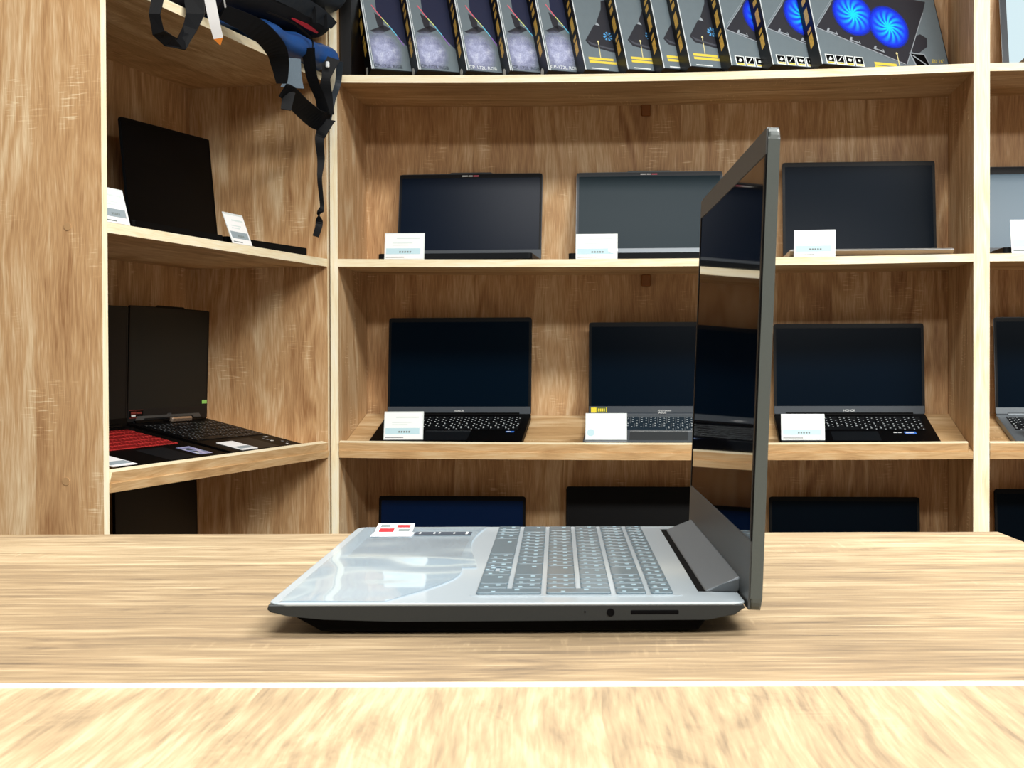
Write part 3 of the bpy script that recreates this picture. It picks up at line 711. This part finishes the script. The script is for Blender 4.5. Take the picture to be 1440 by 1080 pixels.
# ------------------------------------------------------------------ boxes on the top shelf
TH_B = R(29)
us = [(.076, 26), (.186, 25.5), (.300, 24.5), (.402, 24), (.493, 23.5), (.580, 23), (.679, 22), (.763, 21.5), (.824, 21), (.919, 20), (1.013, 19.5), (1.126, 19)]
TB = .0425; v_ = .030; prev = None
def sag_top(u): t = u/MW; return .009*4*t*(1-t)
ordn = ['leftmost', 'second', 'third', 'fourth', 'rightmost']
def seal(bm, mi):   # round clear seal at the lower corner of the spine
    prism(bm, [(TB-.012+.008*math.cos(k*.5236), .016+.010*math.sin(k*.5236)) for k in range(12)], -.0006, -.0003, 'yz', mi)
def carton(i, kind, label, w, h=.262):
    global v_, prev
    u, al = us[i]
    if prev is not None: v_ += ((u-prev)*math.sin(TH_B)-.0468)/math.cos(TH_B)
    prev = u; al = R(al)
    M = MU @ T(u, v_, 1.572-sag_top(u)+TB*math.sin(al)+.0005) @ RZ(TH_B) @ RX(-al)
    root = thing('carton', label, 'box', M, 'black accessory boxes on the top shelf')
    bm = bmesh.new(); box(bm, 0, w, 0, TB, 0, h, .0009); build('box_body', bm, CART, root)
    # spine
    bm = bmesh.new(); segs = [(.055, .092, 0), (.092, .107, .0), (.116, .158, 0), (.166, .186, 0), (.188, .204, 0), (.214, .246, 0)]
    for z0, z1, _ in segs:
        prism(bm, [(TB*.30, z0+.006), (TB*.66, z0), (TB*.66, z1-.006), (TB*.30, z1)], -.0003, 0, 'yz', 0)
    build('spine_print', bm, GOLD, root)
    if kind == 'stand':
        bm = bmesh.new(); seal(bm, 0); build('seal_sticker', bm, P_SEAL, root)
    # front
    bm = bmesh.new(); q = lambda pts, mi, k=1: quadpoly(bm, pts, -.0003*k, 0, mi)
    q([(.003, .003), (w-.003, .003), (w-.003, h-.003), (.003, h-.003)], 0)
    q([(.0006, .002), (.0030, .002), (.0030, h), (.0006, h)], 1, 2)  # stripe painted as the edge highlight
    if kind == 'stand':
        q([(.0058, .002), (.0070, .002), (.0070, h), (.0058, h)], 1, 2)
        q([(.012, .113), (.022, .108), (.040, .108), (.066, .122), (.05, .133)], 2, 2)
        q([(.034, .128), (.048, .118), (.050, .15), (.030, .168)], 2, 2)
        q([(.036, .17), (.069, .123), (.085, .094), (.12, .05), (.2, .05), (.2, .24), (.04, .24)], 3, 2)
        for a, b_, mi in (((.026, .19), (.046, .155), 4), ((.046, .155), (.062, .132), 5), ((.062, .132), (.078, .105), 6), ((.078, .105), (.092, .078), 7)):
            q(strip2d(a, b_, .0022), mi, 3)
        add_text(bm, 'CP-172L RGB', .0125, T(.007, -.0009, .008) @ XZ, 8 if i in (0, 1, 3) else 9, 'LEFT')
        mats = [CFACE, CEDGE_HI, P_DARK, P_NAVY, P_PINK, P_LIME, P_CYAN, P_VIO, P_GREYTXT, P_WHITE]
    elif kind == 'pad':
        q([(.0156, .083), (.026, .068), (.047, .064), (.078, .057), (.2, .05), (.2, .24), (.078, .2), (.074, .177), (.052, .132), (.045, .127)], 2, 2)
        q([(.02, .084), (.029, .073), (.047, .069), (.08, .062), (.2, .055), (.2, .06), (.08, .067), (.047, .074), (.032, .078)], 3, 3)
        q([(.05, .13), (.062, .128), (.056, .138)], 4, 3)
        q(strip2d((.047, .036), (.049, .083), .0018), 6, 3)
        q([(.049+.0028*math.cos(k*.785), .083+.0028*math.sin(k*.785)) for k in range(8)], 6, 3)
        q([(.015, .031), (.080, .031), (.080, .0375), (.015, .0375)], 5, 2); q([(.0155, .022), (.086, .022), (.086, .0285), (.0155, .0285)], 5, 2)
        q([(.018, .006), (.062, .006), (.062, .0085), (.018, .0085)], 7, 2)
        for k in range(8):
            a0 = k*.785; q([(.078+.003*math.cos(a0), .1+.003*math.sin(a0)), (.078+.013*math.cos(a0), .1+.013*math.sin(a0)), (.078+.012*math.cos(a0+.45), .1+.012*math.sin(a0+.45))], 8, 4)
        mats = [CFACE, CEDGE_HI, P_DARK, P_MID, P_LINE, P_YEL, P_CREAM, P_WHITE, P_SKY]
    else:
        q([(.005, .097), (.062, .168), (.1, .215), (w-.03, .2), (w-.045, .168), (w*.66, .023), (w*.64, .020)], 2, 2)
        q(strip2d((.005, .097), (w*.645, .0215), .0022), 3, 3); q(strip2d((.005, .097), (.062, .168), .0016), 3, 3); q(strip2d((w*.66, .023), (w-.045, .168), .002), 3, 3)
        q(strip2d((.012, .112), (.07, .184), .001), 3, 3)
        for cx_, cz_ in ((.048, .091), (.108, .073), (.172, .056)):
            q([(cx_-.016, cz_-.001), (cx_+.014, cz_-.009), (cx_+.012, cz_-.001), (cx_-.01, cz_+.008)], 3, 4); q([(cx_-.009, cz_), (cx_+.011, cz_-.005), (cx_+.009, cz_+.001), (cx_-.006, cz_+.006)], 2, 5)
        q([(w-.105, .058), (w-.092, .05), (w-.055, .075), (w-.05, .098), (w-.068, .108), (w-.085, .1)], 2, 2)
        for k in range(4):
            x0 = .0145+.027*k; q([(x0, .004), (x0+.0245, .004), (x0+.0235, .029), (x0-.001, .029)], 7, 2); q([(x0+.0025, .0105), (x0+.022, .0105), (x0+.0215, .0268), (x0+.0018, .0268)], 8, 3)
            q([(x0+.003, .006), (x0+.0215, .006), (x0+.021, .0095), (x0+.0028, .0095)], 5, 3)
            q([[(x0+.007, .015), (x0+.013, .013), (x0+.018, .018), (x0+.012, .023)], [(x0+.006, .013), (x0+.009, .013), (x0+.019, .025), (x0+.016, .025)], [(x0+.006, .016), (x0+.015, .014), (x0+.019, .02), (x0+.009, .022)], [(x0+.007, .017), (x0+.014, .015), (x0+.016, .021), (x0+.009, .022)]][k], 7, 4)
        q([(.150, .013), (.213, .013), (.213, .020), (.150, .020)], 5, 2); q([(.150, .004), (.208, .004), (.208, .0105), (.150, .0105)], 5, 2)
        q(strip2d((.222, .0), (.221, .048), .002), 6, 4); q([(.221+.003*math.cos(k*.785), .048+.003*math.sin(k*.785)) for k in range(8)], 6, 4)
        q([(.272, .012), (.318, .012), (.303, .054), (.258, .054)], 3, 3); q([(.275, .0145), (.314, .0145), (.301, .0515), (.2625, .0515)], 8, 4); q(strip2d((.267, .047), (.308, .020), .0028), 3, 5)
        add_text(bm, 'до 16"', .0135, T(.320, -.0009, .034) @ XZ, 5, 'LEFT')
        mats = [CFACE_D if False else CFACE, CEDGE_HI, P_DARK, P_LINE, P_NAVY, P_YEL, P_CREAM, P_WHITE, BASE_BLACK]
    build('front_print', bm, mats, root)
    if kind == 'stand':
        bm = bmesh.new(); prism(bm, [(max(-.029, .05*math.cos(k*.2094)), max(-.048, .064*math.sin(k*.2094))) for k in range(30)], -.00005, .00005, 'xz')
        o = build('carpet_print', bm, MIST, root); o.location = (.037, -.0008, .054)
    if kind == 'fan':
        for cx_, cz_ in ((.117, .142), (.214, .118)):
            bm = bmesh.new(); prism(bm, [(.059*math.cos(k*.1571), .059*math.sin(k*.1571)) for k in range(40)], -.00005, .00005, 'xz')
            o = build('fan_print', bm, FANP, root); o.location = (cx_, -.0014 if cx_ < .2 else -.0016, cz_)
    return root
for i in range(5):
    carton(i, 'stand', ['leftmost black laptop stand box with rainbow line and grey CP-172L lettering, beside the bags', 'second laptop stand box with rainbow line from the left, grey lettering ending in R', 'third laptop stand box with rainbow line from the left, white CP lettering',
                        'fourth laptop stand box with rainbow line, faint grey white lettering', 'fifth laptop stand box with rainbow line, bright white lettering, beside first yellow lettered box'][i], .30)
for i in range(5, 9):
    carton(i, 'pad', ['leftmost of the four cooling pad boxes with yellow text lines', 'second of the four cooling pad boxes with yellow text lines, blue fan tip showing',
                      'narrowest showing cooling pad box with yellow text, third of the four', 'rightmost of the four cooling pad boxes with yellow text, before the first blue fan box'][i-5], .30)
for i in range(9, 12):
    carton(i, 'fan', ['cooling pad box showing only a sliver of blue fan, leftmost of three', 'cooling pad box showing one blue fan, second of the blue fan boxes', 'cooling pad box showing two whole blue fans at right end of the top shelf'][i-9], .372)
bm = bmesh.new(); box(bm, .003, .030, .02, .25, 1.5722, 1.84, .001); build_ = build('carton', bm, CART); build_.matrix_world = MU
tag(build_, 'plain black box standing edge on at left end of the box row', 'box', 'black accessory boxes on the top shelf')

# ------------------------------------------------------------------ bags on the angled unit's top shelf
def loft(name, st, mat, parent, n=28, amp=.006, fq=14, seed=0, power=2.6, mats=None, sub=5):
    """st: list of (u, v centre, z centre, half v, half z)"""
    # resample
    P = []
    for a, b in zip(st, st[1:]):
        for k in range(sub): t = k/sub; P.append([a[i]+(b[i]-a[i])*t for i in range(5)])
    P.append(list(st[-1]))
    bm = bmesh.new(); rings = []
    for u, vc, zc, hv, hz in P:
        ring = []
        for k in range(n):
            a = 2*math.pi*k/n; c, s = math.cos(a), math.sin(a)
            dv = hv*math.copysign(abs(c)**(2/power), c); dz = hz*math.copysign(abs(s)**(2/power), s)
            p = Vector((u, vc+dv, zc+dz)); d = noise.noise(p*fq+Vector((seed, 0, 0)))*amp+noise.noise(p*fq*2.7+Vector((0, seed, 0)))*amp*.4
            p += Vector((0, c, s))*d
            p.z = max(p.z, 1.5735) if p.y > -.002 else p.z
            ring.append(bm.verts.new(p))
        rings.append(ring)
    for a, b in zip(rings, rings[1:]):
        for k in range(n): bm.faces.new((a[k], a[(k+1) % n], b[(k+1) % n], b[k]))
    bm.faces.new(rings[0]); bm.faces.new(rings[-1])
    return build(name, bm, mat, parent, smooth=True)
def smooth_path(pts, sub=6):
    out = []; n = len(pts)
    for i in range(n-1):
        p0, p1, p2, p3 = (Vector(pts[max(i-1, 0)]), Vector(pts[i]), Vector(pts[i+1]), Vector(pts[min(i+2, n-1)]))
        for k in range(sub):
            t = k/sub
            out.append(.5*((2*p1)+(-p0+p2)*t+(2*p0-5*p1+4*p2-p3)*t*t+(-p0+3*p1-3*p2+p3)*t*t*t))
    out.append(Vector(pts[-1])); return out
CAMW = Vector((0, 0, .9))
def ribbon(name, pts, widths, mat, parent, thick=.0022, twist=None, sub=6):
    """flat webbing through points of the left unit's frame; its face is turned to the room, about square to the counter side"""
    P = smooth_path(pts, sub) if sub > 1 else [Vector(p) for p in pts]
    nrm = (LU.inverted().to_3x3() @ Vector((.1, -1, -.25))).normalized()
    bm = bmesh.new(); rows = []; n = len(P)
    for i, p in enumerate(P):
        d = (P[min(i+1, n-1)]-P[max(i-1, 0)]).normalized()
        f = i/(n-1)*(len(widths)-1); k = min(int(f), len(widths)-2); w = widths[k]+(widths[k+1]-widths[k])*(f-k)
        s = d.cross(nrm).normalized()
        if twist: s = (Matrix.Rotation(twist(i/(n-1)), 3, d) @ s)
        nn = s.cross(d).normalized()*thick/2; s = s*w/2
        rows.append([bm.verts.new(p+s+nn), bm.verts.new(p-s+nn), bm.verts.new(p-s-nn), bm.verts.new(p+s-nn)])
    for a, b in zip(rows, rows[1:]):
        for k in range(4): bm.faces.new((a[k], a[(k+1) % 4], b[(k+1) % 4], b[k]))
    bm.faces.new(rows[0]); bm.faces.new(rows[-1])
    return build(name, bm, mat, parent)
bag1 = thing('backpack', 'blue backpack lying on the angled unit top shelf, straps hanging over the edge', 'backpack', LU, 'bags on the top shelf')
loft('bag_body', [(.46, .06, 1.592, .02, .012), (.50, .05, 1.596, .075, .02), (.60, .05, 1.598, .088, .024), (.72, .05, 1.598, .092, .03), (.86, .05, 1.597, .094, .033), (.945, .05, 1.600, .094, .03), (.97, .045, 1.604, .085, .022), (.978, .04, 1.606, .05, .012)], FAB_BLUE, bag1, amp=.011, fq=15, seed=3)
ribbon('shoulder_strap', [(.40, -.022, 1.588), (.50, -.050, 1.574), (.585, -.052, 1.552), (.625, -.045, 1.526), (.645, -.04, 1.490)], [.03, .042, .044, .038, .022], WEB, bag1, .006)
ribbon('mesh_patch', [(.715, -.04, 1.556), (.706, -.04, 1.522), (.70, -.04, 1.490)], [.024, .034, .05], MESHG, bag1, .002)
ribbon('shoulder_strap', [(.665, -.034, 1.478), (.70, -.032, 1.478), (.777, -.03, 1.460), (.86, -.03, 1.447), (.925, -.03, 1.452)], [.03, .038, .042, .046, .044], WEB, bag1, .005)
ribbon('strap_end', [(.692, -.036, 1.480), (.679, -.034, 1.440)], [.026, .022], WEB, bag1, .003, sub=1)
ribbon('strap_web', [(.775, -.045, 1.590), (.82, -.035, 1.535), (.872, -.033, 1.497), (.90, -.03, 1.462)], [.03, .024, .022, .03], WEB, bag1, .003)
ribbon('strap_web', [(.90, -.05, 1.592), (.89, -.04, 1.545), (.899, -.035, 1.505), (.905, -.032, 1.465)], [.04, .02, .032, .04], WEB, bag1, .003)
ribbon('strap_web', [(.955, -.048, 1.594), (.968, -.038, 1.547), (.945, -.034, 1.506), (.922, -.03, 1.452)], [.016, .014, .014, .016], FAB_TEAL, bag1, .003)
ribbon('hanging_strap', [(.905, -.03, 1.455), (.890, -.03, 1.425), (.874, -.03, 1.402), (.882, -.03, 1.359), (.874, -.03, 1.317), (.882, -.03, 1.278), (.886, -.03, 1.252), (.872, -.03, 1.234), (.868, -.03, 1.208), (.849, -.03, 1.183)], [.05, .026, .02, .017, .011, .010, .009, .018, .016, .014], WEB, bag1, .002, twist=lambda t: 0 if t < .72 else min(math.pi, (t-.72)*22))
bm = bmesh.new(); box(bm, .876, .884, -.052, -.044, 1.566, 1.580, .002); build('buckle', bm, PIPE_W, bag1)
ribbon('zip_seam', [(.56, -.046, 1.622), (.68, -.050, 1.624), (.77, -.054, 1.610), (.785, -.052, 1.592)], [.003, .004, .004, .003], WEB, bag1, .003)
bag2 = thing('backpack', 'black backpack with a red accent lying on top of the blue backpack', 'backpack', LU, 'bags on the top shelf')
loft('bag_body', [(.345, .06, 1.62, .05, .03), (.385, .05, 1.628, .08, .045), (.46, .06, 1.640, .088, .042), (.58, .06, 1.650, .09, .034), (.72, .055, 1.660, .088, .034), (.86, .055, 1.668, .086, .032), (.93, .052, 1.674, .082, .03), (.962, .048, 1.676, .07, .02), (.972, .045, 1.676, .04, .01)], FAB_BLACK, bag2, amp=.006, fq=16, seed=8)
ribbon('red_panel', [(.715, -.034, 1.642), (.79, -.037, 1.641), (.85, -.036, 1.640)], [.003, .010, .004], FAB_RED, bag2, .003)
ribbon('highlight_band', [(.44, -.022, 1.668), (.58, -.034, 1.676), (.72, -.038, 1.682), (.86, -.038, 1.680), (.95, -.034, 1.678)], [.02, .03, .034, .034, .02], FAB_TEAL, bag2, .006)  # slate band painting the teal highlights onto the black bag
for uu in (.80, .865): ribbon('compression_strap', [(uu, -.044, 1.70), (uu+.012, -.045, 1.68), (uu+.02, -.042, 1.655)], [.007, .007, .007], WEB, bag2, .003)
bag3 = thing('backpack', 'dark slate bag cut by the upper frame edge beside the box row', 'backpack', LU, 'bags on the top shelf')
loft('bag_body', [(.60, .06, 1.77, .04, .03), (.66, .04, 1.772, .085, .066), (.80, .036, 1.772, .098, .072), (.92, .034, 1.770, .10, .072), (.972, .030, 1.766, .095, .06), (.984, .03, 1.764, .05, .03)], FAB_TEAL, bag3, amp=.008, fq=13, seed=12)
bag4 = thing('backpack', 'navy black bag with a white hanging tag at near end of the angled unit', 'backpack', LU, 'bags on the top shelf')
loft('bag_body', [(.185, .065, 1.66, .04, .04), (.22, .055, 1.662, .065, .075), (.27, .045, 1.66, .078, .084), (.32, .04, 1.655, .085, .082), (.348, .038, 1.635, .086, .062), (.366, .042, 1.610, .08, .036), (.376, .05, 1.60, .05, .02)], FAB_NAVY, bag4, amp=.007, fq=14, seed=21)
ribbon('carry_loop', [(.150, -.02, 1.620), (.137, -.028, 1.566), (.115, -.03, 1.521), (.128, -.03, 1.491), (.165, -.03, 1.484), (.215, -.03, 1.487), (.25, -.03, 1.524), (.276, -.028, 1.556), (.288, -.018, 1.610)], [.022, .022, .02, .022, .024, .024, .026, .034, .04], WEB, bag4, .004, sub=1)
ribbon('hang_tag', [(.286, -.046, 1.62), (.300, -.046, 1.588), (.318, -.046, 1.550), (.335, -.046, 1.522)], [.022, .021, .020, .018], WHITE, bag4, .0015)
ribbon('hang_tag_tip', [(.335, -.046, 1.522), (.343, -.046, 1.511)], [.018, .002], TAG_OR, bag4, .0015, sub=1)
ribbon('piping', [(.320, -.05, 1.614), (.342, -.053, 1.602), (.358, -.05, 1.586)], [.003, .003, .003], PIPE_W, bag4, .003)
ribbon('piping', [(.322, -.051, 1.636), (.345, -.054, 1.626), (.362, -.05, 1.606)], [.003, .003, .003], PIPE_W, bag4, .003)

# ------------------------------------------------------------------ lights: long ceiling luminaires
def lamp(x, y, w, sx=1.25, sy=.6):
    li = bpy.data.lights.new('ceiling_lamp', 'AREA'); li.shape = 'RECTANGLE'; li.size = sx; li.size_y = sy; li.energy = w; li.color = (1.0, .985, .95)
    o = bpy.data.objects.new('ceiling_lamp', li); COL.objects.link(o); o.location = (x, y, RH-.03)
lamp(-.1, 1.5, 44); lamp(1.5, 1.3, 108); lamp(.4, -1.0, 95); lamp(2.1, -1.0, 75)
wd = bpy.data.worlds.new('World'); SC.world = wd; wd.use_nodes = True
wd.node_tree.nodes['Background'].inputs[0].default_value = (.9, .95, 1, 1); wd.node_tree.nodes['Background'].inputs[1].default_value = .3

# ------------------------------------------------------------------ camera
cam = bpy.data.cameras.new('camera'); co = bpy.data.objects.new('camera', cam); COL.objects.link(co)
cam.sensor_fit = 'HORIZONTAL'; cam.sensor_width = 36; cam.lens = 2155/1440*36
cam.shift_x = -65/1440; cam.clip_start = .02
cam.dof.use_dof = True; cam.dof.focus_distance = 1.8; cam.dof.aperture_fstop = 75
co.matrix_world = T(0, 0, .9) @ RX(R(90)-math.atan(32/2155)) @ RZ(-.003)
SC.camera = co
vs = SC.view_settings; vs.view_transform = 'Standard'; vs.look = 'None'; vs.gamma = 1; vs.exposure = .1; vs.use_curve_mapping = False
